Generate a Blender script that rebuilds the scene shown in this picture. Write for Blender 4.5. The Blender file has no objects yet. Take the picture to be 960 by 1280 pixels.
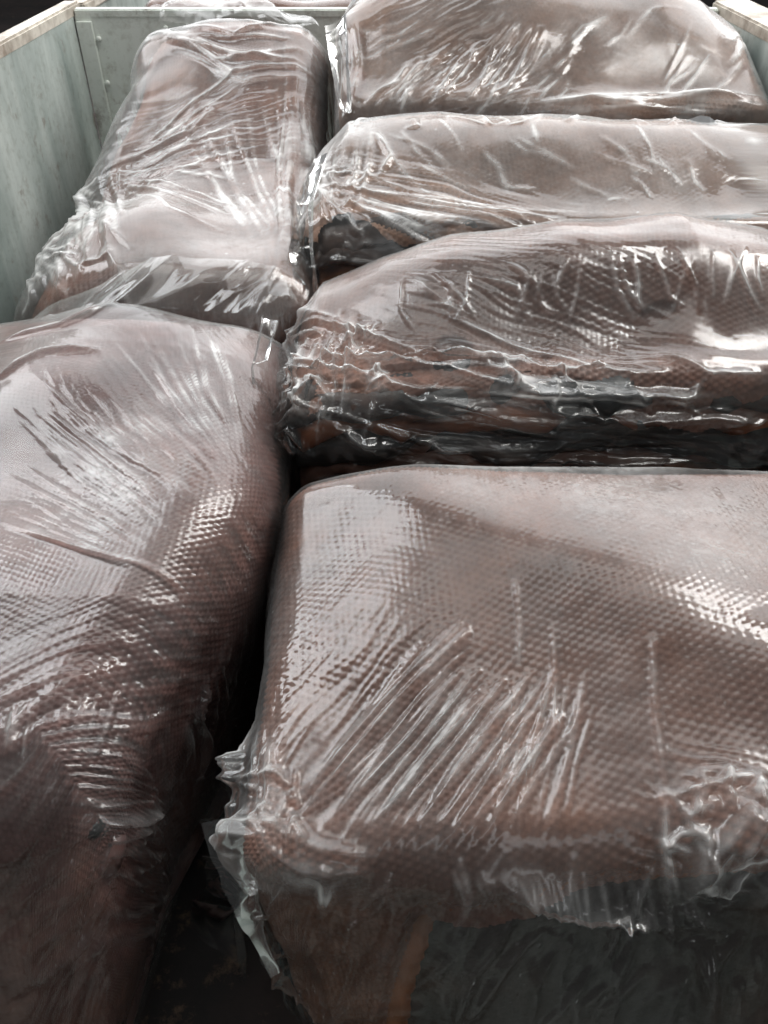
import bpy, math
import numpy as np

# ------------------------------------------------------------------ camera, world, lights
SC = bpy.context.scene
COL = SC.collection
CAM_H, PITCH, FPX = 0.60, math.radians(40.0), 1006.0
cam_d = bpy.data.cameras.new('camera')
cam_d.sensor_fit = 'VERTICAL'
cam_d.sensor_height = 36.0
cam_d.lens = 36.0 * FPX / 1280.0
cam_d.clip_start, cam_d.clip_end = 0.01, 60.0
cam_d.dof.use_dof = True
cam_d.dof.focus_distance = 0.85
cam_d.dof.aperture_fstop = 16.0
cam = bpy.data.objects.new('camera', cam_d)
COL.objects.link(cam)
cam.location = (0, 0, CAM_H)
cam.rotation_euler = (math.pi / 2 - PITCH, 0, 0)
SC.camera = cam

world = bpy.data.worlds.new('World')
SC.world = world
world.use_nodes = True
bg = world.node_tree.nodes['Background']
bg.inputs[0].default_value = (0.95, 0.97, 1.0, 1)
bg.inputs[1].default_value = 0.10

def area(name, loc, target, sx, sy, power, color):
    d = bpy.data.lights.new(name, 'AREA')
    d.shape = 'RECTANGLE'
    d.size, d.size_y = sx, sy
    d.energy = power
    d.color = color
    o = bpy.data.objects.new(name, d)
    COL.objects.link(o)
    o.location = loc
    from mathutils import Vector
    o.rotation_euler = (Vector(target) - Vector(loc)).to_track_quat('-Z', 'Y').to_euler()
    return o

# daylight from the open far end of the shed, and narrow translucent strips in its roof; the near lamp is an added fill
area('open_end_light', (0.3, 4.9, 3.0), (0.2, 1.0, 0), 7.0, 4.2, 240, (0.97, 0.985, 1.0))
area('left_roof_light', (-2.2, 2.3, 2.8), (-0.2, 1.1, 0), 1.1, 2.8, 68, (0.97, 0.985, 1.0))
area('right_roof_light', (2.3, 2.1, 2.8), (0.2, 1.0, 0), 0.7, 2.8, 92, (1.0, 0.985, 0.955))
area('near_roof_light', (0.4, -1.7, 3.0), (0.4, 0.2, 0), 2.6, 0.5, 7, (0.95, 0.98, 1.0))  # added fill from behind the camera to lift the front faces
area('overhead_roof_light', (0.0, 1.35, 3.1), (0.0, 1.5, 0), 2.6, 0.9, 16, (1.0, 0.985, 0.955))

SC.view_settings.view_transform = 'Standard'
SC.view_settings.look = 'None'
SC.view_settings.exposure = 0.55
SC.view_settings.gamma = 1.0
SC.render.engine = 'CYCLES'
SC.cycles.max_bounces = 10
SC.cycles.diffuse_bounces = 3
SC.cycles.glossy_bounces = 4
SC.cycles.transmission_bounces = 4
SC.cycles.transparent_max_bounces = 32
SC.cycles.caustics_reflective = False
SC.cycles.caustics_refractive = False
SC.cycles.use_denoising = True
SC.cycles.use_adaptive_sampling = True
SC.cycles.adaptive_threshold = 0.03
SC.cycles.sample_clamp_indirect = 4.0

CP, SP = math.cos(PITCH), math.sin(PITCH)
def at(px, py, y):
    """point of the place seen at a spot of the picture, at distance y"""
    r, u = (px - 480) / FPX, (640 - py) / FPX
    f, v = CP + SP * u, -SP + CP * u
    t = y / f
    return np.array([r * t, y, CAM_H + v * t])
def project(P):
    d = P - np.array([0, 0, CAM_H])
    dep = d[..., 1] * CP - d[..., 2] * SP
    up = d[..., 1] * SP + d[..., 2] * CP
    return 480 + FPX * d[..., 0] / dep, 640 - FPX * up / dep, dep

# ------------------------------------------------------------------ noise
def _hash(i, j, seed):
    h = (i.astype(np.int64) * 374761393 + j.astype(np.int64) * 668265263 + seed * 974711) & 0xffffffff
    h = ((h ^ (h >> 13)) * 1274126177) & 0xffffffff
    return ((h ^ (h >> 16)) & 0xffff) / 65535.0
def noise(x, y, seed=0):
    x, y = np.broadcast_arrays(np.asarray(x, float), np.asarray(y, float))
    i, j = np.floor(x), np.floor(y)
    fx, fy = x - i, y - j
    def g(a, b):
        th = _hash(i + a, j + b, seed) * 6.2831853
        return np.cos(th) * (fx - a) + np.sin(th) * (fy - b)
    u = fx * fx * fx * (fx * (fx * 6 - 15) + 10)
    v = fy * fy * fy * (fy * (fy * 6 - 15) + 10)
    n0 = g(0, 0) * (1 - u) + g(1, 0) * u
    n1 = g(0, 1) * (1 - u) + g(1, 1) * u
    return (n0 * (1 - v) + n1 * v) * 1.5
def fbm(x, y, seed=0, o=3):
    r = 0
    for k in range(o):
        r = r + noise(x * 2 ** k, y * 2 ** k, seed + 17 * k) / 2 ** k
    return r
def crumple(x, y, seed=0, o=3):
    """flat facets meeting in sharp creases"""
    r = 0
    for k in range(o):
        f = 1.7 ** k
        wx = x * f + 0.5 * noise(x * f * .7, y * f * .7, seed + 5 + k)
        wy = y * f + 0.5 * noise(x * f * .7, y * f * .7, seed + 9 + k)
        r = r + (0.35 - np.abs(noise(wx, wy, seed + 31 * k))) / f
    return r
def sstep(a, b, x):
    t = np.clip((x - a) / (b - a), 0, 1)
    return t * t * (3 - 2 * t)
def axis(*segs):
    """segs: (end, step) after the start value"""
    out = [segs[0]]
    for e, st in segs[1:]:
        n = max(1, int(round(abs(e - out[-1]) / st)))
        out += list(np.linspace(out[-1], e, n + 1)[1:])
    return np.array(out)

# ------------------------------------------------------------------ mesh and object helpers
def grid_mesh(name, P, keep=None, st=None):
    n, m = P.shape[:2]
    idx = np.arange(n * m).reshape(n, m)
    q = np.stack([idx[:-1, :-1], idx[1:, :-1], idx[1:, 1:], idx[:-1, 1:]], -1).reshape(-1, 4)
    if keep is not None:
        k = keep.reshape(n, m)
        kk = (k[:-1, :-1] & k[1:, :-1] & k[1:, 1:] & k[:-1, 1:]).reshape(-1)
        q = q[kk]
    V = P.reshape(-1, 3)
    used = np.unique(q)
    remap = np.full(n * m, -1, int); remap[used] = np.arange(len(used))
    V = V[used]; q = remap[q]
    me = bpy.data.meshes.new(name)
    me.vertices.add(len(V)); me.vertices.foreach_set('co', V.astype(np.float32).ravel())
    me.loops.add(q.size); me.loops.foreach_set('vertex_index', q.astype(np.int32).ravel())
    me.polygons.add(len(q))
    me.polygons.foreach_set('loop_start', np.arange(0, q.size, 4, dtype=np.int32))
    me.polygons.foreach_set('loop_total', np.full(len(q), 4, np.int32))
    me.polygons.foreach_set('use_smooth', np.ones(len(q), bool))
    me.update(calc_edges=True)
    if st is not None:
        a = me.attributes.new('film', 'FLOAT_VECTOR', 'POINT')
        a.data.foreach_set('vector', st.reshape(-1, 3)[used].astype(np.float32).ravel())
    return me
def link(name, me, mat, parent=None):
    o = bpy.data.objects.new(name, me)
    COL.objects.link(o)
    if mat: me.materials.append(mat)
    if parent: o.parent = parent
    return o
def thing(name, label, cat, group=None, loc=(0, 0, 0)):
    o = bpy.data.objects.new(name, None)
    COL.objects.link(o)
    o.location = loc
    o.empty_display_size = 0.05
    o['label'] = label; o['category'] = cat
    if group: o['group'] = group
    return o
def boxes_mesh(name, boxes, bevel=0.0):
    import bmesh
    bm = bmesh.new()
    for (c, s) in boxes:
        r = bmesh.ops.create_cube(bm, size=1.0)
        for v in r['verts']:
            v.co = (c[0] + v.co.x * s[0], c[1] + v.co.y * s[1], c[2] + v.co.z * s[2])
    if bevel:
        bmesh.ops.bevel(bm, geom=list(bm.edges), offset=bevel, segments=2, affect='EDGES')
    me = bpy.data.meshes.new(name)
    bm.to_mesh(me); bm.free()
    return me

# ------------------------------------------------------------------ materials
def new_mat(name):
    m = bpy.data.materials.new(name)
    m.use_nodes = True
    nt = m.node_tree
    nt.nodes.clear()
    return m, nt, nt.nodes, nt.links
def N(nt, kind, **kw):
    n = nt.nodes.new(kind)
    for k, v in kw.items():
        if k == 'inp':
            for a, b in v.items(): n.inputs[a].default_value = b
        else: setattr(n, k, v)
    return n
def ramp(nt, stops):
    n = nt.nodes.new('ShaderNodeValToRGB')
    cr = n.color_ramp
    while len(cr.elements) < len(stops): cr.elements.new(0.5)
    for e, (p, c) in zip(cr.elements, stops):
        e.position = p; e.color = (*c, 1) if len(c) == 3 else c
    return n

def rubber_mat(name, dark, mid, warm, rough=0.42):
    m, nt, nd, L = new_mat(name)
    tc = N(nt, 'ShaderNodeTexCoord')
    n1 = N(nt, 'ShaderNodeTexNoise', inp={'Scale': 5.0, 'Detail': 4.0, 'Roughness': 0.55, 'Distortion': 0.6})
    n2 = N(nt, 'ShaderNodeTexNoise', inp={'Scale': 60.0, 'Detail': 5.0, 'Roughness': 0.6})
    n3 = N(nt, 'ShaderNodeTexNoise', inp={'Scale': 500.0, 'Detail': 2.0})
    for n in (n1, n2, n3): L.new(tc.outputs['Object'], n.inputs['Vector'])
    r1 = ramp(nt, [(0.32, dark), (0.56, mid), (0.86, warm)])
    L.new(n1.outputs['Fac'], r1.inputs['Fac'])
    r2 = ramp(nt, [(0.30, (0.78, 0.78, 0.78)), (0.70, (1.12, 1.11, 1.1))])
    L.new(n2.outputs['Fac'], r2.inputs['Fac'])
    mx = N(nt, 'ShaderNodeMix', data_type='RGBA', blend_type='MULTIPLY', inp={0: 1.0})
    L.new(r1.outputs['Color'], mx.inputs[6]); L.new(r2.outputs['Color'], mx.inputs[7])
    bp = N(nt, 'ShaderNodeBump', inp={'Strength': 0.35, 'Distance': 0.0008})
    L.new(n3.outputs['Fac'], bp.inputs['Height'])
    p = N(nt, 'ShaderNodeBsdfPrincipled', inp={'Roughness': rough, 'Specular IOR Level': 0.25})
    L.new(mx.outputs[2], p.inputs['Base Color']); L.new(bp.outputs['Normal'], p.inputs['Normal'])
    o = N(nt, 'ShaderNodeOutputMaterial')
    L.new(p.outputs[0], o.inputs[0])
    return m
RUB = rubber_mat('embossed_brown_rubber', (0.110, 0.057, 0.043), (0.210, 0.108, 0.080), (0.330, 0.152, 0.092))
RUB_F = rubber_mat('purple_brown_rubber', (0.090, 0.049, 0.046), (0.180, 0.095, 0.084), (0.290, 0.138, 0.098), 0.34)
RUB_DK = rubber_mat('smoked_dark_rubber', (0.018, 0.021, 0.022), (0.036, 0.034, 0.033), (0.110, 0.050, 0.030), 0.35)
RUB_OR = rubber_mat('amber_rubber', (0.120, 0.042, 0.020), (0.280, 0.100, 0.045), (0.450, 0.190, 0.085), 0.4)
RUB_GR = rubber_mat('dusty_brown_rubber', (0.130, 0.076, 0.054), (0.235, 0.136, 0.096), (0.350, 0.188, 0.110), 0.5)

def film_mat(name, h0=0.048, h1=0.34, rough=0.17, tint=(0.97, 0.975, 0.97), milk=(0.80, 0.81, 0.80)):
    """clear polythene: two-sided gloss over a sheet that scatters a little, more when seen edge on"""
    m, nt, nd, L = new_mat(name)
    tc = N(nt, 'ShaderNodeTexCoord')
    at_ = N(nt, 'ShaderNodeAttribute', attribute_name='film')
    sx = N(nt, 'ShaderNodeSeparateXYZ'); L.new(at_.outputs['Vector'], sx.inputs[0])
    cr = N(nt, 'ShaderNodeTexNoise', inp={'Scale': 75.0, 'Detail': 2.0, 'Roughness': 0.5, 'Distortion': 0.8})
    L.new(tc.outputs['Object'], cr.inputs['Vector'])
    bp = N(nt, 'ShaderNodeBump', inp={'Strength': 0.03, 'Distance': 0.0012})
    L.new(cr.outputs['Fac'], bp.inputs['Height'])
    lw = N(nt, 'ShaderNodeLayerWeight', inp={'Blend': 0.5})
    sq = N(nt, 'ShaderNodeMath', operation='POWER', inp={1: 2.8}); L.new(lw.outputs['Facing'], sq.inputs[0])
    m1 = N(nt, 'ShaderNodeMath', operation='MULTIPLY_ADD', inp={1: h1, 2: h0}); L.new(sq.outputs[0], m1.inputs[0])
    m2 = N(nt, 'ShaderNodeMath', operation='MULTIPLY', use_clamp=True); L.new(m1.outputs[0], m2.inputs[0]); L.new(sx.outputs[0], m2.inputs[1])
    tr = N(nt, 'ShaderNodeBsdfTransparent', inp={'Color': (*tint, 1)})
    df = N(nt, 'ShaderNodeBsdfDiffuse', inp={'Color': (*milk, 1)})
    tl = N(nt, 'ShaderNodeBsdfTranslucent', inp={'Color': (*milk, 1)})
    hz = N(nt, 'ShaderNodeMixShader', inp={0: 0.40}); L.new(df.outputs[0], hz.inputs[1]); L.new(tl.outputs[0], hz.inputs[2])
    b = N(nt, 'ShaderNodeMixShader'); L.new(m2.outputs[0], b.inputs[0]); L.new(tr.outputs[0], b.inputs[1]); L.new(hz.outputs[0], b.inputs[2])
    fr = N(nt, 'ShaderNodeFresnel', inp={'IOR': 1.5}); L.new(bp.outputs['Normal'], fr.inputs['Normal'])
    f2 = N(nt, 'ShaderNodeMath', operation='MULTIPLY', use_clamp=True, inp={1: 0.80}); L.new(fr.outputs[0], f2.inputs[0])
    rr = N(nt, 'ShaderNodeMath', operation='MULTIPLY', inp={1: rough}); L.new(sx.outputs[1], rr.inputs[0])
    gl = N(nt, 'ShaderNodeBsdfGlossy', inp={'Color': (1, 1, 1, 1)})
    L.new(rr.outputs[0], gl.inputs['Roughness']); L.new(bp.outputs['Normal'], gl.inputs['Normal'])
    fin = N(nt, 'ShaderNodeMixShader'); L.new(f2.outputs[0], fin.inputs[0]); L.new(b.outputs[0], fin.inputs[1]); L.new(gl.outputs[0], fin.inputs[2])
    o = N(nt, 'ShaderNodeOutputMaterial'); L.new(fin.outputs[0], o.inputs[0])
    return m
def film_attr(U, V, seed, extra=None):
    """dust on the film (x) and how dull its gloss is (y)"""
    h = np.clip(1.0 + 0.75 * fbm(U * 7, V * 7, seed + 500, 4), 0.3, 2.2) * (1 + 0.35 * noise(U * 110, V * 110, seed + 501))
    if extra is not None: h = h * extra
    rg = np.random.RandomState(seed + 5)
    h = np.where(rg.rand(*h.shape) < 0.0004, 5.0, h)
    r = np.clip(1.0 + 0.7 * fbm(U * 9 + 3, V * 9, seed + 502, 2), 0.45, 1.9)
    return np.stack([h, r, 0 * h], -1)
FILM = film_mat('clear_polythene')
FILM_L = film_mat('cloudy_polythene', 0.08, 0.50, 0.18)
FLAP = film_mat('loose_polythene', 0.045, 0.40, 0.15)

def paint_mat(name, base, worn, rough=0.45, scale=9.0, metallic=0.0, streak=True, rust=0.55):
    m, nt, nd, L = new_mat(name)
    tc = N(nt, 'ShaderNodeTexCoord')
    mp = N(nt, 'ShaderNodeMapping', inp={'Scale': (1, 1, 0.16 if streak else 1)})
    L.new(tc.outputs['Object'], mp.inputs['Vector'])
    n1 = N(nt, 'ShaderNodeTexNoise', inp={'Scale': scale, 'Detail': 6.0, 'Roughness': 0.62}); L.new(mp.outputs[0], n1.inputs['Vector'])
    n2 = N(nt, 'ShaderNodeTexNoise', inp={'Scale': 45.0, 'Detail': 6.0, 'Roughness': 0.7}); L.new(tc.outputs['Object'], n2.inputs['Vector'])
    r1 = ramp(nt, [(0.36, worn), (0.60, base)]); L.new(n1.outputs['Fac'], r1.inputs['Fac'])
    r2 = ramp(nt, [(0.25, (0.62, 0.6, 0.56)), (0.5, (1, 1, 1))]); L.new(n2.outputs['Fac'], r2.inputs['Fac'])
    mx = N(nt, 'ShaderNodeMix', data_type='RGBA', blend_type='MULTIPLY', inp={0: 0.8})
    L.new(r1.outputs['Color'], mx.inputs[6]); L.new(r2.outputs['Color'], mx.inputs[7])
    n4 = N(nt, 'ShaderNodeTexNoise', inp={'Scale': 16.0, 'Detail': 8.0, 'Roughness': 0.75}); L.new(tc.outputs['Object'], n4.inputs['Vector'])
    r4 = ramp(nt, [(0.57, (0, 0, 0)), (0.66, (1, 1, 1))]); L.new(n4.outputs['Fac'], r4.inputs['Fac'])
    mr = N(nt, 'ShaderNodeMix', data_type='RGBA', inp={7: (0.16, 0.10, 0.065, 1)})
    rs = N(nt, 'ShaderNodeMath', operation='MULTIPLY', inp={1: rust}); L.new(r4.outputs['Color'], rs.inputs[0])
    L.new(rs.outputs[0], mr.inputs[0]); L.new(mx.outputs[2], mr.inputs[6]); mx = mr
    n5 = N(nt, 'ShaderNodeTexNoise', inp={'Scale': 5.0, 'Detail': 2.0}); L.new(tc.outputs['Object'], n5.inputs['Vector'])
    hs = N(nt, 'ShaderNodeMath', operation='MULTIPLY_ADD', inp={1: 12.0}); L.new(n5.outputs['Fac'], hs.inputs[0]); L.new(n2.outputs['Fac'], hs.inputs[2])
    bp = N(nt, 'ShaderNodeBump', inp={'Strength': 0.35, 'Distance': 0.001}); L.new(hs.outputs[0], bp.inputs['Height'])
    p = N(nt, 'ShaderNodeBsdfPrincipled', inp={'Roughness': rough, 'Metallic': metallic})
    L.new(mx.outputs[2], p.inputs['Base Color']); L.new(bp.outputs['Normal'], p.inputs['Normal'])
    o = N(nt, 'ShaderNodeOutputMaterial'); L.new(p.outputs[0], o.inputs[0])
    return m
STEEL = paint_mat('worn_galvanised_sheet', (0.52, 0.57, 0.54), (0.27, 0.32, 0.30), 0.42, 7.0, 0.25)
MINT = paint_mat('pale_mint_sheet', (0.86, 0.90, 0.85), (0.74, 0.80, 0.74), 0.5, 6.0)
RIM = paint_mat('worn_beige_rail', (0.58, 0.54, 0.47), (0.24, 0.20, 0.16), 0.55, 12.0, 0.0, False)
FLOORM = paint_mat('dark_shed_floor', (0.035, 0.022, 0.020), (0.012, 0.009, 0.009), 0.8, 3.0, 0.0, False)

# ------------------------------------------------------------------ the bale: a folded stack of rubber sheets in a bag
class Bale:
    def __init__(s, name, label, x0, x1, y0, y1, R, zt, zb, hump, pitch=0.010, ang=0.0, seed=1, amp=0.0030, skew=None):
        s.root = thing(name, label, 'rubber bale', 'bagged rubber bales in the crate' if y0 < 2.1 else None, ((x0 + x1) / 2, (y0 + y1) / 2, zb))
        s.x0, s.x1, s.y0, s.y1, s.R, s.zt, s.zb, s.hump = x0, x1, y0, y1, R, zt, zb, hump
        s.pitch, s.ang, s.seed, s.amp, s.skew = pitch, ang, seed, amp, skew
        s.cx, s.cy = (x0 + x1) / 2, (y0 + y1) / 2
        s.a, s.b = (x1 - x0) / 2 - R, (y1 - y0) / 2 - R
        s.sheets = []
    def local(s, P):
        return P - np.array([s.cx, s.cy, s.zb])
    def base(s, S, T, grow=0.0):
        R, a, b = s.R, s.a, s.b
        os_, ot = S - np.clip(S, -a, a), T - np.clip(T, -b, b)
        A, B = np.abs(os_), np.abs(ot)
        r = np.maximum(A, B)
        mx = np.maximum(r, 1e-9)
        phi = np.where(A >= B, math.pi / 4 * B / mx, math.pi / 2 - math.pi / 4 * A / mx)
        hor = np.where(r < R * math.pi / 2, R * np.sin(np.minimum(r / R, math.pi / 2)), R)
        down = np.where(r < R * math.pi / 2, R * (1 - np.cos(np.minimum(r / R, math.pi / 2))), R + r - R * math.pi / 2)
        x = s.cx + np.clip(S, -a, a) + np.sign(os_) * hor * np.cos(phi)
        y = s.cy + np.clip(T, -b, b) + np.sign(ot) * hor * np.sin(phi)
        # sides are not quite straight
        w = sstep(0.0, 0.06, down)
        x = x + np.sign(os_) * np.cos(phi) * w * 0.010 * noise(y * 6 + s.seed, down * 9, s.seed + 3)
        y = y + np.sign(ot) * np.sin(phi) * w * 0.010 * noise(x * 6 + s.seed, down * 9, s.seed + 4)
        H = s.zt - s.zb
        hz = s.hump(x, y)
        z = s.zb + (H - down) * (1 + hz / H)
        if s.skew is not None:
            x, y = s.skew(x, y, down)
        return np.stack([x, y, z], -1), r, down
    def frame(s, S, T):
        P, r, down = s.base(S, T)
        du = np.gradient(P, axis=0); dv = np.gradient(P, axis=1)
        n = np.cross(du, dv)
        n /= np.maximum(np.linalg.norm(n, axis=-1, keepdims=True), 1e-12)
        return P, n, r, down
    def emboss(s, S, T):
        c, k = math.cos(s.ang), math.sin(s.ang)
        wx = S + 0.010 * noise(S * 5, T * 5, s.seed + 40) + 0.0015 * noise(S * 40, T * 40, s.seed + 41)
        wy = T + 0.014 * noise(S * 4, T * 4, s.seed + 42) + 0.0012 * noise(S * 40, T * 40, s.seed + 43)
        x, y = (c * wx + k * wy) / s.pitch, (-k * wx + c * wy) / s.pitch
        tp = 2 * math.pi
        h = np.cos(tp * x * 1.1547) + np.cos(tp * (-x * .57735 + y)) + np.cos(tp * (-x * .57735 - y))
        return sstep(0.12, 0.85, (h + 1.5) / 4.5)
    def top_sheet(s, sa, ta, hem, mat=RUB, emb_mask=None, thick=0.009, inset=0.0):
        S, T = np.meshgrid(sa, ta, indexing='ij')
        P, n, r, down = s.frame(S, T)
        h = hem(P[..., 0], P[..., 1], S, T) + 0.006 * noise(S * 22, T * 22, s.seed + 9) + 0.003 * noise(S * 70, T * 70, s.seed + 8)
        e = s.emboss(S, T)
        am = s.amp * (0.75 + 0.5 * noise(S * 9, T * 9, s.seed + 12))
        if emb_mask is not None: am = am * emb_mask(P[..., 0], P[..., 1])
        d = am * e + 0.0015 * noise(S * 18, T * 18, s.seed + 2)
        over = down - h
        d = np.where(over > 0, d - thick * sstep(0, 0.006, over), d)
        P = P + n * (d - inset)[..., None]
        keep = over < 0.03
        o = link('rubber_sheet', grid_mesh('rubber_sheet', s.local(P), keep), mat, s.root)
        s.sheets.append(o)
        return o
    def layer(s, ztop, th, inset, mat, k, wob=0.006):
        """one folded sheet lower in the stack, with a rounded folded edge"""
        R = th / 2
        a, b = (s.x1 - s.x0) / 2 - inset - R, (s.y1 - s.y0) / 2 - inset - R
        L = R * math.pi
        sa = axis(-a - L, (-a, L / 7), (a, 0.016), (a + L, L / 7)); ta = axis(-b - L, (-b, L / 7), (b, 0.03), (b + L, L / 7))
        S, T = np.meshgrid(sa, ta, indexing='ij')
        os_, ot = S - np.clip(S, -a, a), T - np.clip(T, -b, b)
        r = np.minimum(np.hypot(os_, ot), L); rr = np.maximum(np.hypot(os_, ot), 1e-9)
        x = s.cx + np.clip(S, -a, a) + os_ / rr * R * np.sin(r / R)
        y = s.cy + np.clip(T, -b, b) + ot / rr * R * np.sin(r / R)
        edge = sstep(0, 0.05, np.maximum(np.abs(S) - a + 0.05, np.abs(T) - b + 0.05))
        sd = s.seed * 7 + k * 13
        wv = wob * (fbm(x * 9, y * 9, sd) + 0.5 * noise(x * 30, y * 30, sd + 1)) * edge
        x = x + wv * np.sign(S) * (np.abs(S) > a); y = y + wv * np.sign(T) * (np.abs(T) > b)
        H = s.zt - s.zb
        z = ztop - R * (1 - np.cos(r / R)) + 0.6 * th * fbm(x * 8, y * 8, sd + 2, 2) * edge + 0.0012 * noise(x * 90, y * 90, sd + 3)
        zz = s.zb + (z - s.zb) * (1 + s.hump(x, y) / H)
        if s.skew is not None: x, y = s.skew(x, y, s.zt - z)
        o = link('rubber_sheet', grid_mesh('rubber_sheet', s.local(np.stack([x, y, zz], -1))), mat, s.root)
        s.sheets.append(o)
    def stack(s, mats, th=0.030, inset=0.010, start=0.012, wob=0.008, vary=0.014):
        z = s.zt - start; k = 0
        rng = np.random.RandomState(s.seed)
        while z - th > s.zb:
            t = th * (0.8 + 0.5 * rng.rand())
            s.layer(z, t, inset + vary * rng.rand(), mats[k % len(mats)], k, wob)
            z -= t * 0.93; k += 1
    # ---- film
    def film(s, sa, ta, strokes=(), waves=(), loose=(), off0=0.0030, side=0.007, contact=0.00035, mat=FILM, crump=0.004, slack=0.005, dusty=(), cling=()):
        S, T = np.meshgrid(sa, ta, indexing='ij')
        P, n, r, down = s.frame(S, T)
        px, py, dep = project(P)
        view = np.array([0, 0, CAM_H]) - P
        front = (n * view).sum(-1) > 0
        def st(x, y):
            c = (px - x) ** 2 + (py - y) ** 2 + np.where(front, 0, 1e7)
            i = np.unravel_index(np.argmin(c), c.shape)
            return np.array([S[i], T[i]])
        sd = s.seed * 101
        lown = fbm(S * 5, T * 5, sd, 2)
        off = s.amp + 0.0012 + slack * np.maximum(lown, 0)
        touch = sstep(0.15, -0.15, lown) * sstep(0.05, 0.0, down)
        off = off + contact * s.emboss(S, T) * (0.15 + 0.85 * touch) * sstep(-0.2, 0.25, noise(S * 45, T * 45, sd + 60))
        for (x, y, rad, am) in cling:
            c = st(x, y)
            g = np.exp(-(((S - c[0]) ** 2 + (T - c[1]) ** 2) / rad ** 2) ** 2) * (0.75 + 0.35 * noise(S * 25, T * 25, sd + 61))
            off = off * (1 - 0.5 * g) + 0.0006 * g + am * s.emboss(S, T) * g
        sm = sstep(0.01, 0.07, down)
        along = np.where(np.abs(T) - s.b > np.abs(S) - s.a, S, T)
        gath = 0.4 - np.abs(noise(along * 20 + 0.7 * noise(S * 12, T * 12, sd + 8), down * 5, sd + 1)) + 0.4 * (0.4 - np.abs(noise(along * 48 + 0.5 * noise(S * 20, T * 20, sd + 8), down * 12, sd + 4)))
        off = off + sm * (side + crump * gath + 0.4 * crump * crumple(S * 14, T * 14, sd + 2, 2))
        off = off + (0.0006 * crumple(S * 9, T * 9, sd + 3, 2) + 0.00012 * crumple(S * 60, T * 60, sd + 13, 2)) * (0.5 + np.maximum(lown, 0))
        for (x, y, rad, am) in loose:
            c = st(x, y)
            q = ((S - c[0]) ** 2 + (T - c[1]) ** 2) / rad ** 2
            off = off + am * np.exp(-q)
        for (p0, p1, lam, am, rad) in waves:
            c0, c1 = st(*p0), st(*p1)
            d = c1 - c0; Ln = np.linalg.norm(d); d = d / Ln
            mid = (c0 + c1) / 2
            al = (S - mid[0]) * d[0] + (T - mid[1]) * d[1]
            ac = -(S - mid[0]) * d[1] + (T - mid[1]) * d[0]
            ms = np.exp(-(al / (Ln * 0.6)) ** 4) * np.exp(-(ac / rad) ** 4)
            wv = noise(ac / lam + 0.6 * noise(al * 12, ac * 12, sd + 5), al / (Ln * 0.55) + 3.3, sd + int(lam * 1e5))
            off = off + am * ms * np.maximum(0.5 - 1.4 * np.abs(wv), -0.05)
        crease = np.zeros_like(S)
        for (pts, w, am) in strokes:
            C = [st(*p) for p in pts]
            lo = np.min(C, 0) - 7 * w; hi = np.max(C, 0) + 7 * w
            i0, i1 = np.searchsorted(sa, [lo[0], hi[0]]); j0, j1 = np.searchsorted(ta, [lo[1], hi[1]])
            if i1 - i0 < 2 or j1 - j0 < 2: continue
            ss, tt = S[i0:i1, j0:j1], T[i0:i1, j0:j1]
            jit = 0.25 * w * noise(ss * 14, tt * 14, sd + 77)
            best = np.full(ss.shape, 1e9); prm = np.zeros(ss.shape)
            seg = [np.linalg.norm(C[i + 1] - C[i]) for i in range(len(C) - 1)]
            tot = max(sum(seg), 1e-6); acc = 0
            for i in range(len(C) - 1):
                d = C[i + 1] - C[i]; l2 = max((d ** 2).sum(), 1e-12)
                t = np.clip(((ss - C[i][0]) * d[0] + (tt - C[i][1]) * d[1]) / l2, 0, 1)
                dist = np.hypot(ss - C[i][0] - t * d[0], tt - C[i][1] - t * d[1])
                m = dist < best
                best = np.where(m, dist, best); prm = np.where(m, (acc + t * seg[i]) / tot, prm); acc += seg[i]
            best = np.abs(best + jit)
            tp = np.clip(np.minimum(prm, 1 - prm) * 4, 0, 1) ** 0.7
            prof = tp * np.exp(-np.abs(best / w) ** 1.35)
            off[i0:i1, j0:j1] += am * prof
            crease[i0:i1, j0:j1] = np.maximum(crease[i0:i1, j0:j1], prof ** 1.5 * min(1.0, 0.004 / w))
        off = np.maximum(off, 0.0015)
        P = P + n * off[..., None]
        P[..., 2] = np.maximum(P[..., 2], s.zb + 0.002)
        ex = 1 + 5.5 * crease * (0.6 + 0.8 * noise(S * 30, T * 30, sd + 66))
        for (x, y, rad, am) in dusty:  # extra haze that paints in a pale sheen
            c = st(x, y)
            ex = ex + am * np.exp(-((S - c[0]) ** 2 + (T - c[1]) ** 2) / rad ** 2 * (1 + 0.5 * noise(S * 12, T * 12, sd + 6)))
        ex = ex * (1 - 0.85 * sm)
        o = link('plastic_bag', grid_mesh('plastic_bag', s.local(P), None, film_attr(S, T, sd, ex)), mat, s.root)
        s.bag = o
        return o

RNG = np.random.RandomState(7)
def streaks(P0, P1, Q0, Q1, n, w, am, bend=6, jit=0.1):
    """n wrinkles from the line P0-P1 to the line Q0-Q1"""
    out = []
    for i in range(n):
        f = np.clip((i + 0.5) / n + (RNG.rand() - .5) * 1.2 / n, 0, 1)
        g = np.clip(f + (RNG.rand() - .5) * jit, 0, 1)
        p = np.array(P0) * (1 - f) + np.array(P1) * f
        q = np.array(Q0) * (1 - g) + np.array(Q1) * g
        a, b = sorted([RNG.rand() * 0.22, 1 - RNG.rand() * 0.22])
        p, q = p + (q - p) * a, p + (q - p) * b
        m = (p + q) / 2 + RNG.randn(2) * bend
        out.append(([tuple(p), tuple(m), tuple(q)], w * (0.6 + 0.8 * RNG.rand()), am * (0.45 + 0.9 * RNG.rand())))
    return out

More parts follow.
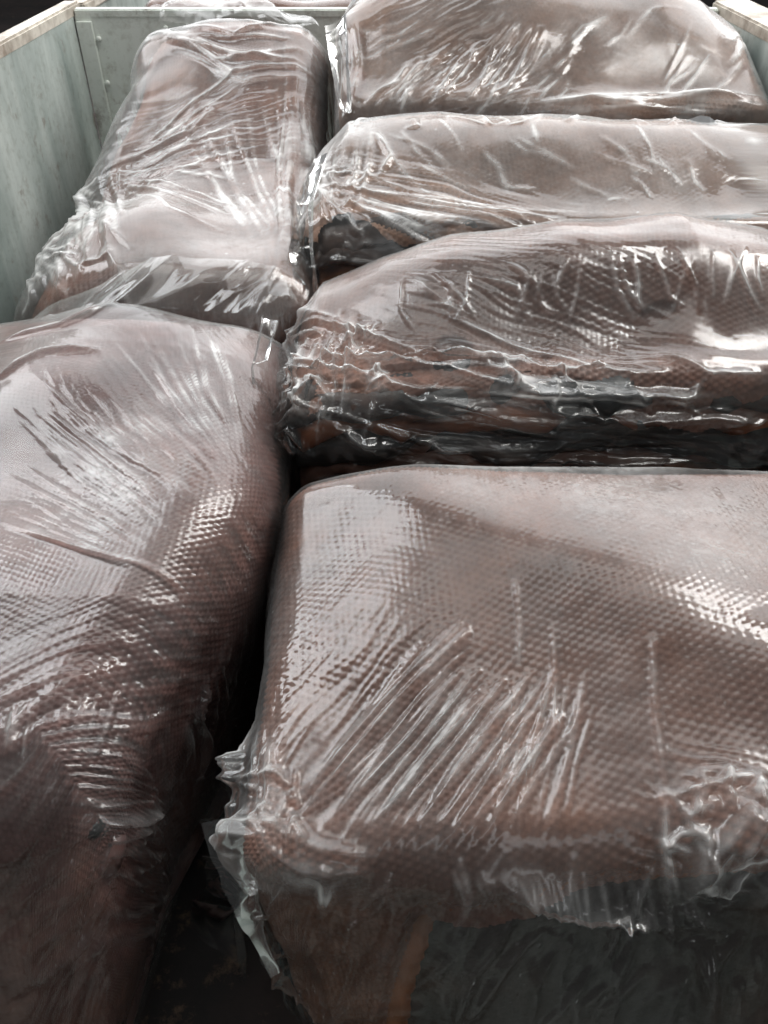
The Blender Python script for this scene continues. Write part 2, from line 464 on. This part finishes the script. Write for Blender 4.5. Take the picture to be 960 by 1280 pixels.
def crinkles(c0, c1, c2, c3, n, length, w, am, ang=None, spread=3.2):
    """n short creases strewn over the patch with corners c0..c3"""
    out = []
    for _ in range(n):
        f, g = RNG.rand(), RNG.rand()
        p = (np.array(c0) * (1 - f) + np.array(c1) * f) * (1 - g) + (np.array(c3) * (1 - f) + np.array(c2) * f) * g
        th = (0 if ang is None else ang) + (RNG.rand() - .5) * spread
        l = length * (0.4 + RNG.rand())
        d = np.array([math.cos(th), math.sin(th)]) * l / 2
        m = p + RNG.randn(2) * l * 0.08
        out.append(([tuple(p - d), tuple(m), tuple(p + d)], w * (0.6 + 0.8 * RNG.rand()), am * (0.4 + RNG.rand())))
    return out

FLOOR_Z = -0.42
def gauss(x, y, cx, cy, rx, ry):
    return np.exp(-((x - cx) / rx) ** 2 - ((y - cy) / ry) ** 2)

# ------------------------------------------------------------------ the crate and what lies round it
fl = link('shed_floor', boxes_mesh('shed_floor', [((0, 3, -0.53), (14, 14, 0.02))]), FLOORM)
fl['kind'] = 'structure'
XL, XR, YB, YF, RZ = -0.69, 0.745, 2.08, 0.02, 0.295
crate = thing('metal_crate', 'open grey-green sheet metal crate holding the bagged rubber bales', 'crate', None, (0, 1.05, -0.52))
def cpart(name, boxes, mat, bevel=0.0015):
    b2 = [((c[0], c[1] - 1.05, c[2] + 0.52), sz) for c, sz in boxes]
    return link(name, boxes_mesh(name, b2, bevel), mat, crate)
zc, zh = (RZ - 0.40) / 2, RZ + 0.40
yc, yl = (YB + YF) / 2, YB - YF
cpart('side_panel', [((XL - 0.004, yc, zc), (0.006, yl, zh))], STEEL)
cpart('side_panel', [((XR + 0.004, yc, zc), (0.006, yl, zh))], STEEL)
cpart('back_panel', [(((XL + XR) / 2, YB + 0.006, zc), (XR - XL, 0.006, zh))], MINT)
cpart('front_panel', [(((XL + XR) / 2, YF - 0.006, (FLOOR_Z - .10 - 0.05) / 2), (XR - XL, 0.006, 0.32))], STEEL)
cpart('floor_panel', [(((XL + XR) / 2, yc, FLOOR_Z - 0.006), (XR - XL - 0.002, yl - 0.002, 0.008))], FLOORM)
cpart('top_rail', [((XL - 0.018, yc + 0.02, RZ + 0.008), (0.036, yl + 0.08, 0.026))], RIM, 0.004)
cpart('top_rail', [((XR + 0.018, yc + 0.02, RZ + 0.008), (0.036, yl + 0.08, 0.026))], RIM, 0.004)
cpart('top_rail', [(((XL + XR) / 2, YB + 0.014, RZ + 0.004), (XR - XL - 0.003, 0.024, 0.018))], MINT, 0.003)
cpart('corner_strip', [((XL + 0.020, YB - 0.002, zc), (0.036, 0.006, zh - 0.02))], MINT)
for zz in (0.25, 0.16, 0.07):
    import bmesh
    bm = bmesh.new(); bmesh.ops.create_uvsphere(bm, u_segments=10, v_segments=6, radius=0.006)
    for v in bm.verts: v.co.y *= 0.5
    me = bpy.data.meshes.new('rivet'); bm.to_mesh(me); bm.free()
    o = link('rivet', me, MINT, crate); o.location = (XL + 0.046, YB - 0.001 - 1.05, zz + 0.52)
    o = link('rivet', me.copy(), None, crate); o.location = (XL + 0.20, YB + 0.003 - 1.05, zz + 0.02 + 0.52)
for x in (XL + 0.03, XR - 0.03):
    for y in (YF + 0.03, YB - 0.03):
        cpart('foot', [((x, y, -0.46), (0.06, 0.06, 0.12))], STEEL)

# wide outer rail of the right side, then the next crate beyond it
cpart('outer_rail', [((XR + 0.075, yc + 0.02, RZ + 0.000), (0.060, yl + 0.3, 0.030))], RIM, 0.004)
nxt = thing('metal_crate', 'grey-green crate panel just visible beyond the right-hand rail', 'crate', None, (XR + 0.16, 1.05, -0.52))
link('side_panel', boxes_mesh('side_panel', [((0, 0.3, 0.36), (0.008, 3.2, 0.72))], 0.002), STEEL, nxt)
link('top_rail', boxes_mesh('top_rail', [((0.016, 0.3, 0.731), (0.04, 3.2, 0.022))], 0.004), RIM, nxt)
link('floor_panel', boxes_mesh('floor_panel', [((0.66, 0.3, 0.50), (1.3, 3.2, 0.01))], 0.002), STEEL, nxt)
far = thing('metal_crate', 'crate standing behind the pale back panel, only its rails showing', 'crate', None, (0, 2.9, -0.52))
link('side_panel', boxes_mesh('side_panel', [((XL - 0.02, 0, 0.40), (0.008, 1.4, 0.80))], 0.002), STEEL, far)
link('top_rail', boxes_mesh('top_rail', [((XL - 0.03, 0, 0.812), (0.04, 1.4, 0.022))], 0.004), RIM, far)
link('floor_panel', boxes_mesh('floor_panel', [((0.02, 0, 0.08), (1.42, 1.4, 0.01))], 0.002), STEEL, far)

# ------------------------------------------------------------------ front right bale
def humpA(x, y):
    # crest running from the back towards the right front
    d = ((y - 0.665) * 0.847 + (x - 0.105) * 0.532)
    sp = 0.012 * np.log1p(np.exp(np.clip(-d / 0.012, -40, 40)))
    z = 0.030 - 0.105 * np.tanh(0.40 * sp / 0.105) - 0.012 * sstep(0.0, 0.2, d)
    z += 0.006 * noise(x * 5, y * 5, 3) + 0.012 * gauss(x, y, 0.0, 0.55, 0.1, 0.12)
    z -= 0.03 * sstep(0.05, -0.12, x) * sstep(0.5, 0.8, y)
    return z
def skewA(x, y, down):
    k = sstep(0.0, 0.36, down)
    return x + 0.045 * k * sstep(0.02, -0.1, x) * sstep(0.55, 0.4, y), y - (0.05 + 0.10 * sstep(-0.08, 0.08, x)) * k * sstep(0.42, 0.36, y)
A = Bale('bagged_rubber_bale', 'largest front right bale with long slanting wrinkles in its clear bag', -0.125, 0.68, 0.325, 0.79, 0.040, 0.0, FLOOR_Z,
         humpA, 0.0083, 0.10, 1, 0.0022, skewA)
a, b = A.a, A.b; q = A.R * math.pi / 2
A.top_sheet(axis(-a - q - .20, (-a - q, .003), (a - .12, .0019), (a + q + .2, .012)),
            axis(-b - q - .29, (-b, .0021), (b + q, .0019), (b + q + .05, .01)),
            lambda x, y, S, T: np.where(y < 0.36, 0.034 + 0.26 * sstep(0.035, -0.035, x) + 0.022 * np.sin(x * 16 + .5), 0.22))
A.top_sheet(axis(-a - q - .20, (-a - q, .01), (a - .12, .0045), (a + q + .2, .03)), axis(-b - q - .38, (-b, .0045), (b, .04), (b + q, .01)),
            lambda x, y, S, T: np.where(y < 0.40, 0.062 + 0.24 * sstep(0.05, -0.02, x) + 0.016 * np.sin(x * 14 + 1.0), 0.2), RUB_OR, inset=0.010, thick=0.015)
RUB_SH = rubber_mat('shaded_sheet_rubber', (0.030, 0.026, 0.024), (0.055, 0.042, 0.036), (0.13, 0.065, 0.042), 0.4)  # dark slate-brown, the colour of the sheet itself
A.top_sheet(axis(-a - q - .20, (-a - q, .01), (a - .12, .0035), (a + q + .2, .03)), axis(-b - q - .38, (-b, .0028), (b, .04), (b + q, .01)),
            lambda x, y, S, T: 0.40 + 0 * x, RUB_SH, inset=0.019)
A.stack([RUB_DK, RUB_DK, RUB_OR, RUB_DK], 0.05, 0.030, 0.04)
stA = streaks((560, 770), (740, 880), (330, 1040), (620, 1060), 20, 0.0032, 0.0044, 4) + streaks((600, 740), (600, 880), (350, 1030), (470, 1050), 8, 0.0036, 0.0050, 4)
stA += streaks((640, 800), (760, 850), (600, 1050), (700, 1060), 9, 0.0020, 0.0022, 5)
stA += streaks((300, 900), (360, 900), (290, 1040), (370, 1040), 7, 0.0040, 0.0050, 5)
stA += streaks((560, 1080), (860, 1080), (580, 1130), (880, 1150), 20, 0.0022, 0.0030, 4)
stA += streaks((330, 1100), (460, 1100), (300, 1240), (420, 1240), 9, 0.0035, 0.0045, 6)
stA += [([(815, 795), (818, 880), (830, 985)], 0.0032, 0.0040), ([(830, 985), (828, 1050), (840, 1110)], 0.0035, 0.0045),
        ([(645, 720), (650, 790), (648, 840)], 0.003, 0.002), ([(690, 780), (695, 850), (690, 930)], 0.003, 0.0024),
        ([(830, 1000), (900, 985), (960, 970)], 0.0035, 0.0055), ([(840, 1110), (880, 1060), (945, 1000)], 0.005, 0.009),
        ([(840, 1110), (900, 1150), (890, 1170)], 0.005, 0.009), ([(620, 1100), (720, 1110), (840, 1130)], 0.006, 0.010),
        ([(300, 1040), (400, 1060), (480, 1070)], 0.006, 0.007), ([(820, 985), (860, 1020), (900, 1000)], 0.003, 0.004),
        ([(590, 1092), (720, 1105), (890, 1150)], 0.012, 0.011), ([(850, 1095), (900, 1050), (960, 1000)], 0.012, 0.014),
        ([(290, 1050), (380, 1080), (470, 1085)], 0.010, 0.014), ([(330, 1240), (420, 1250), (560, 1240)], 0.012, 0.016),
        ([(640, 1130), (590, 1200), (560, 1275)], 0.007, 0.012), ([(860, 1160), (880, 1220), (870, 1278)], 0.008, 0.014), ([(520, 1130), (470, 1190), (440, 1270)], 0.006, 0.010)]
stA += crinkles((560, 1110), (950, 1110), (950, 1275), (520, 1275), 30, 110, 0.0045, 0.0050, 2.0, 1.2)
stA += crinkles((845, 990), (960, 975), (960, 1090), (840, 1100), 22, 55, 0.0040, 0.007)
stA += crinkles((285, 940), (370, 960), (380, 1060), (290, 1060), 22, 45, 0.0035, 0.006, 1.6, 1.6)
stA += crinkles((320, 1090), (520, 1110), (480, 1270), (350, 1270), 22, 80, 0.0040, 0.0055, 2.0, 1.2)
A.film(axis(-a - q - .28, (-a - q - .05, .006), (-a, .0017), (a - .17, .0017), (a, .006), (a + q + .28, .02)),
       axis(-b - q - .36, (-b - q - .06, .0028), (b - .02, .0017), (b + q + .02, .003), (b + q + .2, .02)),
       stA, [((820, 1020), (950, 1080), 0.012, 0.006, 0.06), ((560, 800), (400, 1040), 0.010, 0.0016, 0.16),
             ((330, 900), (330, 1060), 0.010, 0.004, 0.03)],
       [(800, 640, .14, .010), (930, 1040, .05, .012), (310, 1060, .035, .018), (740, 1120, .05, .008)], mat=FILM, dusty=[(850, 650, .13, 2.0), (650, 620, .08, 1.2)], cling=[(440, 760, .13, 0.00042), (760, 850, .16, 0.00034), (340, 1160, .08, 0.00042)])  # haze patches brighten the sheen beyond the crest

# ------------------------------------------------------------------ second bale of the right-hand row
def humpB(x, y):
    c = np.interp(x, [-.13, -.09, 0.0, 0.10, 0.25, 0.42, 0.55, 0.7], [0.0, 0.045, 0.085, 0.115, 0.135, 0.148, 0.125, 0.08])
    ysh = sstep(0.90, 1.08, y)
    return c * (0.30 + 0.70 * ysh) - 0.03 * sstep(1.1, 1.25, y) + 0.008 * noise(x * 7, y * 7, 21)
def skewB(x, y, down):
    k = sstep(0.0, 0.25, down)
    return x, y - 0.05 * k * sstep(0.95, 0.90, y)
B = Bale('bagged_rubber_bale', 'second right-hand bale with dark folded layers showing under a hump', -0.125, 0.70, 0.87, 1.20, 0.035, 0.045, FLOOR_Z,
         humpB, 0.0083, -0.12, 2, 0.0021, skewB)
a, b = B.a, B.b; q = B.R * math.pi / 2
B.top_sheet(axis(-a - q - .10, (-a, .003), (a - .1, .0021), (a + q + .1, .012)), axis(-b - q - .10, (b, .0021), (b + q + .06, .008)),
            lambda x, y, S, T: np.where(y < 0.92, 0.006 + 0.020 * sstep(.1, .35, x) + 0.012 * np.sin(x * 19), 0.05) - 0.06 * gauss(x, y, 0.09, 0.935, 0.07, 0.045) - 0.06 * gauss(x, y, 0.36, 0.975, 0.05, 0.030))
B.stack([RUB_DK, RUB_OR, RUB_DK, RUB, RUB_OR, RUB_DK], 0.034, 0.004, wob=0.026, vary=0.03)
stB = streaks((480, 340), (960, 300), (520, 420), (960, 400), 22, 0.003, 0.0026, 10, 0.25)
stB += streaks((350, 440), (350, 600), (960, 480), (960, 610), 16, 0.0045, 0.0120, 8, 0.2)
stB += streaks((340, 400), (450, 390), (330, 560), (420, 560), 12, 0.004, 0.006, 8, 0.3)
stB += [([(360, 440), (520, 450), (690, 500)], .005, .013), ([(350, 500), (520, 500), (690, 505)], .005, .012), ([(690, 470), (690, 500), (688, 515)], .004, .008),
        ([(690, 510), (800, 518), (960, 522)], .005, .014), ([(430, 480), (600, 520), (780, 545)], .005, .012),
        ([(560, 400), (640, 440), (780, 480)], .004, .006), ([(360, 520), (480, 560), (600, 590)], .005, .013),
        ([(700, 560), (820, 570), (960, 578)], .005, .013), ([(350, 390), (400, 400), (440, 410)], .005, .008), ([(820, 450), (880, 470), (960, 470)], .004, .007)]
stB += crinkles((335, 410), (470, 400), (480, 590), (345, 590), 34, 50, 0.004, 0.009)
stB += crinkles((500, 450), (950, 480), (950, 600), (500, 590), 30, 60, 0.004, 0.009, 0.1, 1.6)
B.film(axis(-a - q - .22, (-a, .0022), (a - .1, .0021), (a + q + .25, .015)), axis(-b - q - .24, (-b, .0019), (b, .0022), (b + q + .15, .012)),
       stB, [((380, 470), (700, 500), 0.012, 0.006, 0.05), ((700, 480), (950, 530), 0.012, 0.006, 0.05), ((520, 330), (800, 420), 0.012, 0.002, 0.1)],
       [(380, 420, .05, .012), (600, 430, .06, .008), (850, 460, .06, .006)], crump=0.007, cling=[(690, 410, .12, 0.00042)])

# ------------------------------------------------------------------ third bale of the right-hand row
def humpC(x, y):
    c = np.interp(x, [-.13, -.06, 0.1, 0.3, 0.5, 0.75], [0.03, 0.095, 0.11, 0.105, 0.10, 0.09])
    return c * (0.25 + 0.75 * sstep(1.26, 1.50, y)) + 0.006 * noise(x * 6, y * 6, 33) + 0.008 * gauss(x, y, 0.42, 1.47, 0.06, 0.05)
def skewC(x, y, down):
    k = sstep(0.0, 0.2, down)
    return x, y - 0.05 * k * sstep(1.32, 1.28, y)
C = Bale('bagged_rubber_bale', 'third right-hand bale, dusty grey-brown, with a smooth lumpy top', -0.130, 0.715, 1.245, 1.56, 0.030, 0.115, FLOOR_Z,
         humpC, 0.0095, 0.05, 3, 0.0026, skewC)
a, b = C.a, C.b; q = C.R * math.pi / 2
C.top_sheet(axis(-a - q - .10, (-a, .004), (a - .1, .0026), (a + q + .1, .015)), axis(-b - q - .10, (b, .0026), (b + q + .06, .01)),
            lambda x, y, S, T: np.where(y < 1.29, 0.002 + 0.08 * sstep(.14, .3, x), 0.05) - 0.05 * gauss(x, y, -0.06, 1.27, 0.06, 0.03), RUB_GR)
C.stack([RUB_DK, RUB_DK, RUB_OR, RUB_DK], 0.036, 0.004, wob=0.014)
stC = streaks((380, 230), (420, 260), (760, 270), (560, 330), 16, 0.004, 0.0040, 6, 0.3)
stC += streaks((400, 190), (470, 160), (400, 300), (440, 300), 10, 0.004, 0.0040, 6, 0.3)
stC += streaks((430, 150), (960, 140), (440, 165), (960, 155), 12, 0.004, 0.0040, 6, 0.3) + [([(400, 325), (480, 333), (570, 325)], .004, .009), ([(470, 170), (490, 200), (475, 225)], .005, .008)]
stC += crinkles((385, 220), (450, 200), (460, 330), (380, 340), 18, 40, 0.004, 0.007)
stC += crinkles((500, 160), (940, 160), (940, 260), (500, 260), 26, 70, 0.004, 0.0008, 0.6, 1.2)
C.film(axis(-a - q - .2, (-a, .003), (a - .1, .0033), (a + q + .25, .02)), axis(-b - q - .2, (-b, .0035), (b, .003), (b + q + .15, .015)),
       stC, [((400, 240), (700, 280), 0.014, 0.005, 0.05)], [(390, 280, .05, .012), (430, 190, .04, .010)], mat=FILM_L, cling=[(560, 220, .16, 0.00042), (850, 240, .12, 0.00042)])

# ------------------------------------------------------------------ far right bale
def humpD(x, y):
    c = np.interp(x, [-.08, 0.0, 0.2, 0.4, 0.54, 0.63, 0.73], [0.12, 0.165, 0.180, 0.178, 0.165, 0.140, 0.085])
    return c * (0.12 + 0.88 * sstep(1.58, 1.90, y)) + 0.006 * noise(x * 5, y * 5, 44)
D = Bale('bagged_rubber_bale', 'farthest right-hand bale with a bright crest beside the crate rail', -0.085, 0.728, 1.60, 2.03, 0.035, 0.205, FLOOR_Z,
         humpD, 0.0095, 0.35, 4, 0.0030)
a, b = D.a, D.b; q = D.R * math.pi / 2
D.top_sheet(axis(-a - q - .10, (-a, .005), (a, .003), (a + q + .1, .006)), axis(-b - q - .05, (b, .003), (b + q + .06, .01)),
            lambda x, y, S, T: 0.08 + 0 * x, RUB_GR)
D.stack([RUB, RUB_DK, RUB_OR, RUB], 0.036, 0.006)
stD = streaks((520, 70), (700, 10), (430, 140), (620, 135), 18, 0.004, 0.0045, 6, 0.2) + streaks((430, 20), (450, 20), (430, 140), (445, 140), 6, 0.005, 0.006, 6, 0.2)
stD += streaks((640, 130), (640, 150), (960, 120), (960, 150), 10, 0.005, 0.008, 6, 0.3)
stD += crinkles((450, 20), (930, 30), (930, 130), (450, 130), 30, 70, 0.004, 0.0010, -0.8, 1.0)
D.film(axis(-a - q - .2, (-a, .003), (a, .0035), (a + q + .25, .006)), axis(-b - q - .15, (-b, .003), (b, .0035), (b + q + .15, .015)),
       stD, [((500, 80), (620, 20), 0.014, 0.003, 0.2)], [(650, 20, .12, .012), (880, 60, .08, .012), (440, 40, .05, .015)], mat=FILM_L, cling=[(620, 80, .20, 0.00042)])

# ------------------------------------------------------------------ far left bale
def humpE(x, y):
    c = np.interp(y, [1.10, 1.20, 1.35, 1.48, 1.60, 1.75, 1.90, 2.0], [-0.02, 0.025, 0.045, 0.050, 0.080, 0.150, 0.240, 0.255])
    c = c - 0.025 * gauss(x, y, -0.52, 1.55, 0.14, 0.10) + 0.02 * gauss(x, y, -0.42, 1.32, 0.14, 0.12)
    return c + 0.012 * noise(x * 6, y * 6, 55) - 0.04 * sstep(-0.38, -0.56, x)
def skewE(x, y, down):
    return x + 0.055 * sstep(-0.2, -0.55, x) * sstep(1.58, 1.88, y) * (1 - 0.6 * sstep(.1, .4, down)), y
E = Bale('bagged_rubber_bale', 'far left bale tilted up against the pale back panel of the crate', -0.565, -0.125, 1.13, 1.99, 0.06, 0.055, FLOOR_Z,
         humpE, 0.0088, 0.2, 5, 0.0026, skewE)
a, b = E.a, E.b; q = E.R * math.pi / 2
E.top_sheet(axis(-a - q - .16, (a + q, .0025), (a + q + .1, .006)), axis(-b - q - .08, (b, .0029), (b + q + .06, .01)),
            lambda x, y, S, T: 0.13 + 0 * x, RUB)
E.stack([RUB, RUB_DK, RUB_OR, RUB], 0.036, 0.012, 0.03)
stE = streaks((210, 130), (330, 110), (330, 330), (380, 330), 7, 0.004, 0.0028, 8, 0.25)
stE += crinkles((60, 250), (160, 230), (170, 380), (50, 390), 34, 45, 0.0045, 0.005)
stE += streaks((145, 225), (150, 235), (330, 60), (300, 330), 13, 0.0042, 0.0040, 6, 0.2)
stE += streaks((100, 230), (150, 250), (60, 370), (160, 350), 14, 0.0050, 0.0040, 8, 0.3)
stE += streaks((190, 70), (200, 40), (400, 130), (400, 40), 9, 0.005, 0.0042, 8, 0.15) + streaks((355, 120), (390, 120), (350, 360), (375, 360), 8, 0.005, 0.006, 4, 0.1)
E.film(axis(-a - q - .25, (a + q, .0034), (a + q + .25, .008)), axis(-b - q - .2, (b, .0034), (b + q + .1, .01)),
       stE, [((150, 230), (330, 150), 0.016, 0.006, 0.10), ((120, 260), (80, 380), 0.016, 0.007, 0.08), ((370, 60), (360, 350), 0.014, 0.006, 0.05)],
       [(140, 240, .07, .018), (75, 340, .14, .022), (100, 260, .10, .015), (150, 150, .09, .030), (180, 80, .06, .015), (375, 200, .05, .015), (200, 60, .06, .015)], mat=FILM_L, side=0.012, crump=0.006, cling=[(290, 290, .14, 0.00042), (300, 190, .10, 0.00034)])

# ------------------------------------------------------------------ front left bale
def humpF(x, y):
    c = np.interp(y, [0.2, 0.42, 0.55, 0.75, 0.95, 1.05, 1.14], [-0.06, -0.03, 0.0, 0.02, 0.030, 0.025, -0.01])
    c = c + 0.02 * gauss(x, y, -0.40, 0.95, 0.16, 0.16)
    return c + 0.010 * noise(x * 5, y * 5, 66)
def skewF(x, y, down):
    k = sstep(0.06, 0.34, down)
    return x - (0.09 + 0.02 * k) * sstep(0.74, 0.40, y) * sstep(-0.6, -0.2, x), y - 0.10 * k * sstep(0.45, 0.36, y)
F = Bale('bagged_rubber_bale', 'front left bale with fine honeycomb embossing, its near side in deep shade', -0.67, -0.135, 0.34, 1.13, 0.085, 0.035, FLOOR_Z,
         humpF, 0.0073, 0.22, 6, 0.0021, skewF)
a, b = F.a, F.b; q = F.R * math.pi / 2
F.top_sheet(axis(-a - q - .1, (-a + .10, .012), (a + q + .02, .0018), (a + q + .20, .0027), (a + q + .30, .01)), axis(-b - q - .30, (-b - q, .0023), (b - .12, .0018), (b + q + .1, .0028)),
            lambda x, y, S, T: 0.34 + 0 * x, RUB_F)
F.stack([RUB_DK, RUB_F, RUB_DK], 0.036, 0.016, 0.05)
stF = streaks((100, 480), (180, 470), (270, 620), (290, 600), 12, 0.0018, 0.0010, 5, 0.2)
stF += streaks((0, 520), (60, 480), (200, 690), (270, 620), 34, 0.0016, 0.0009, 5, 0.2)
stF += streaks((120, 420), (280, 400), (290, 610), (310, 590), 16, 0.0020, 0.0012, 6, 0.3)
stF += streaks((0, 560), (0, 660), (200, 690), (180, 720), 9, 0.0018, 0.0012, 5, 0.2)
stF += streaks((10, 880), (190, 830), (0, 960), (120, 960), 14, 0.0024, 0.0018, 5, 0.2)
stF += streaks((0, 1180), (80, 1000), (180, 1040), (210, 1000), 14, 0.004, 0.004, 8, 0.2) + streaks((0, 1270), (0, 1100), (220, 1100), (200, 1000), 12, 0.005, 0.005, 8, 0.2)
stF += [([(0, 655), (110, 690), (230, 745)], .0025, .003), ([(0, 440), (80, 420), (150, 400)], .006, .010), ([(0, 490), (60, 460), (130, 450)], .006, .010)]
stF += streaks((230, 780), (320, 740), (200, 1020), (270, 960), 10, 0.004, 0.008, 10, 0.3)
F.film(axis(-a - q - .2, (-a + .06, .015), (a + q + .02, .0022), (a + q + .26, .005)), axis(-b - q - .30, (-b - q, .0045), (b, .0022), (b + q + .2, .006)),
       stF, [((20, 900), (170, 1000), 0.010, 0.0012, 0.2), ((150, 430), (280, 600), 0.012, 0.0015, 0.14), ((20, 1150), (200, 1060), 0.02, 0.008, 0.2)],
       [(60, 470, .09, .018), (150, 400, .07, .015), (200, 420, .06, .01)], contact=0.0004, mat=FILM, side=0.006, cling=[(80, 760, .20, 0.00063), (230, 700, .14, 0.00055), (100, 900, .14, 0.00042), (280, 560, .10, 0.00042)])

# ------------------------------------------------------------------ loose film: ears and gathered ends of the bags
def flap(bale, root_pts, tip_pts, nu=120, nv=70, am=0.012, freq=14, seed=1, mat=FLAP, bulge=0.02):
    """gathered film between two edges given as points of the place"""
    R0, T0 = np.array(root_pts), np.array(tip_pts)
    def resample(Q, n):
        k = np.linspace(0, len(Q) - 1, n)
        i = np.clip(k.astype(int), 0, len(Q) - 2); f = (k - i)
        f = f * f * (3 - 2 * f) * 0.4 + f * 0.6
        return Q[i] * (1 - f)[:, None] + Q[i + 1] * f[:, None]
    r, t = resample(R0, nu), resample(T0, nu)
    v = np.linspace(0, 1, nv)[None, :, None]
    P = r[:, None] * (1 - v) + t[:, None] * v
    du, dv = np.gradient(P, axis=0), np.gradient(P, axis=1)
    n = np.cross(du, dv); n /= np.maximum(np.linalg.norm(n, axis=-1, keepdims=True), 1e-12)
    L1 = np.linalg.norm(np.diff(r, axis=0), axis=-1).sum(); L2 = np.linalg.norm(r.mean(0) - t.mean(0))
    U, V = np.meshgrid(np.linspace(0, 1, nu) * L1, np.linspace(0, 1, nv) * L2, indexing='ij')
    vv = V / L2
    fq = freq * 0.5
    d = am * 1.1 * crumple(U * fq, V * fq * .6, seed, 2) + am * 0.25 * crumple(U * fq * 3, V * fq * 2, seed + 3, 2)
    d += am * 0.7 * (0.4 - np.abs(noise(U * fq * 1.8 + 0.4 * noise(U * 9, V * 9, seed + 8), V * 3, seed + 9))) + bulge * np.sin(vv * math.pi) * (0.6 + 0.5 * noise(U * 8, V * 8, seed + 2))
    d *= sstep(0, 0.12, vv) * 0.9 + 0.1
    P = P + n * d[..., None]
    o = link('bag_flap', grid_mesh('bag_flap', bale.local(P), None, film_attr(U, V, seed)), mat, bale.bag)
    return o

# loose mouth of the front left bag, standing up behind its crest
flap(F, [at(30, 440, 1.06), at(120, 405, 1.06), at(240, 402, 1.06), at(310, 410, 1.05), at(352, 396, 1.08)],
        [at(60, 395, 1.13), at(190, 322, 1.15), at(300, 326, 1.15), at(350, 340, 1.14), at(372, 384, 1.10)], 200, 90, 0.018, 12, 3)
# film hanging in the gap at the left end of the second bale
flap(B, [at(350, 400, .98), at(335, 450, .93), at(345, 520, .90), at(355, 600, .88)],
        [at(335, 395, .96), at(314, 460, .91), at(322, 560, .87), at(332, 680, .82)], 140, 60, 0.010, 9, 7)
# ear at the front left corner of the front right bag
flap(A, [at(335, 1026, .37), at(322, 1060, .36), at(318, 1110, .33), at(322, 1160, .30), at(338, 1222, .27)],
        [at(246, 1034, .38), at(262, 1078, .36), at(274, 1116, .34), at(300, 1170, .31), at(334, 1226, .272)], 160, 80, 0.011, 13, 9, bulge=0.010)
flap(A, [at(312, 790, .66), at(296, 860, .60), at(284, 950, .54), at(292, 1035, .48)],
        [at(290, 800, .66), at(255, 860, .60), at(215, 930, .54), at(215, 1040, .49)], 140, 80, 0.022, 9, 21, bulge=0.012)
flap(A, [at(300, 1090, .44), at(290, 1150, .40), at(300, 1230, .36)], [at(250, 1070, .47), at(232, 1130, .44), at(262, 1250, .38)], 120, 90, 0.030, 12, 23, bulge=0.01)
# gathered film between the far bales
flap(D, [at(432, 10, 1.70), at(436, 70, 1.66), at(440, 140, 1.60)], [at(404, 30, 1.70), at(412, 70, 1.65), at(424, 130, 1.60)], 90, 50, 0.010, 9, 15)
flap(C, [at(410, 190, 1.34), at(392, 250, 1.28), at(392, 310, 1.24), at(400, 370, 1.20)], [at(398, 190, 1.33), at(372, 250, 1.27), at(362, 310, 1.23), at(374, 375, 1.18)], 110, 60, 0.018, 16, 25)
flap(E, [at(200, 40, 1.93), at(300, 30, 1.95), at(400, 45, 1.93)], [at(210, 5, 2.02), at(290, -12, 2.03), at(385, 28, 2.0)], 140, 60, 0.016, 14, 17)

# ------------------------------------------------------------------ bale in the crate behind
G = Bale('bagged_rubber_bale', 'brown bagged bale in the crate behind, above the pale panel', -0.58, 0.10, 2.20, 2.62, 0.05, 0.30, -0.43,
         lambda x, y: 0.012 * noise(x * 7, y * 7, 88), 0.0105, 0.1, 9, 0.0025)
a, b = G.a, G.b; q = G.R * math.pi / 2
G.top_sheet(axis(-a - q - .1, (a + q + .1, .006)), axis(-b - q - .1, (b + q + .1, .008)), lambda x, y, S, T: 0.08 + 0 * x, RUB)
G.stack([RUB, RUB_DK, RUB_OR], 0.05, 0.012, 0.03)
G.film(axis(-a - q - .3, (a + q + .3, .006)), axis(-b - q - .3, (b + q + .3, .008)), (), (), (), mat=FILM_L, crump=0.012, side=0.01)
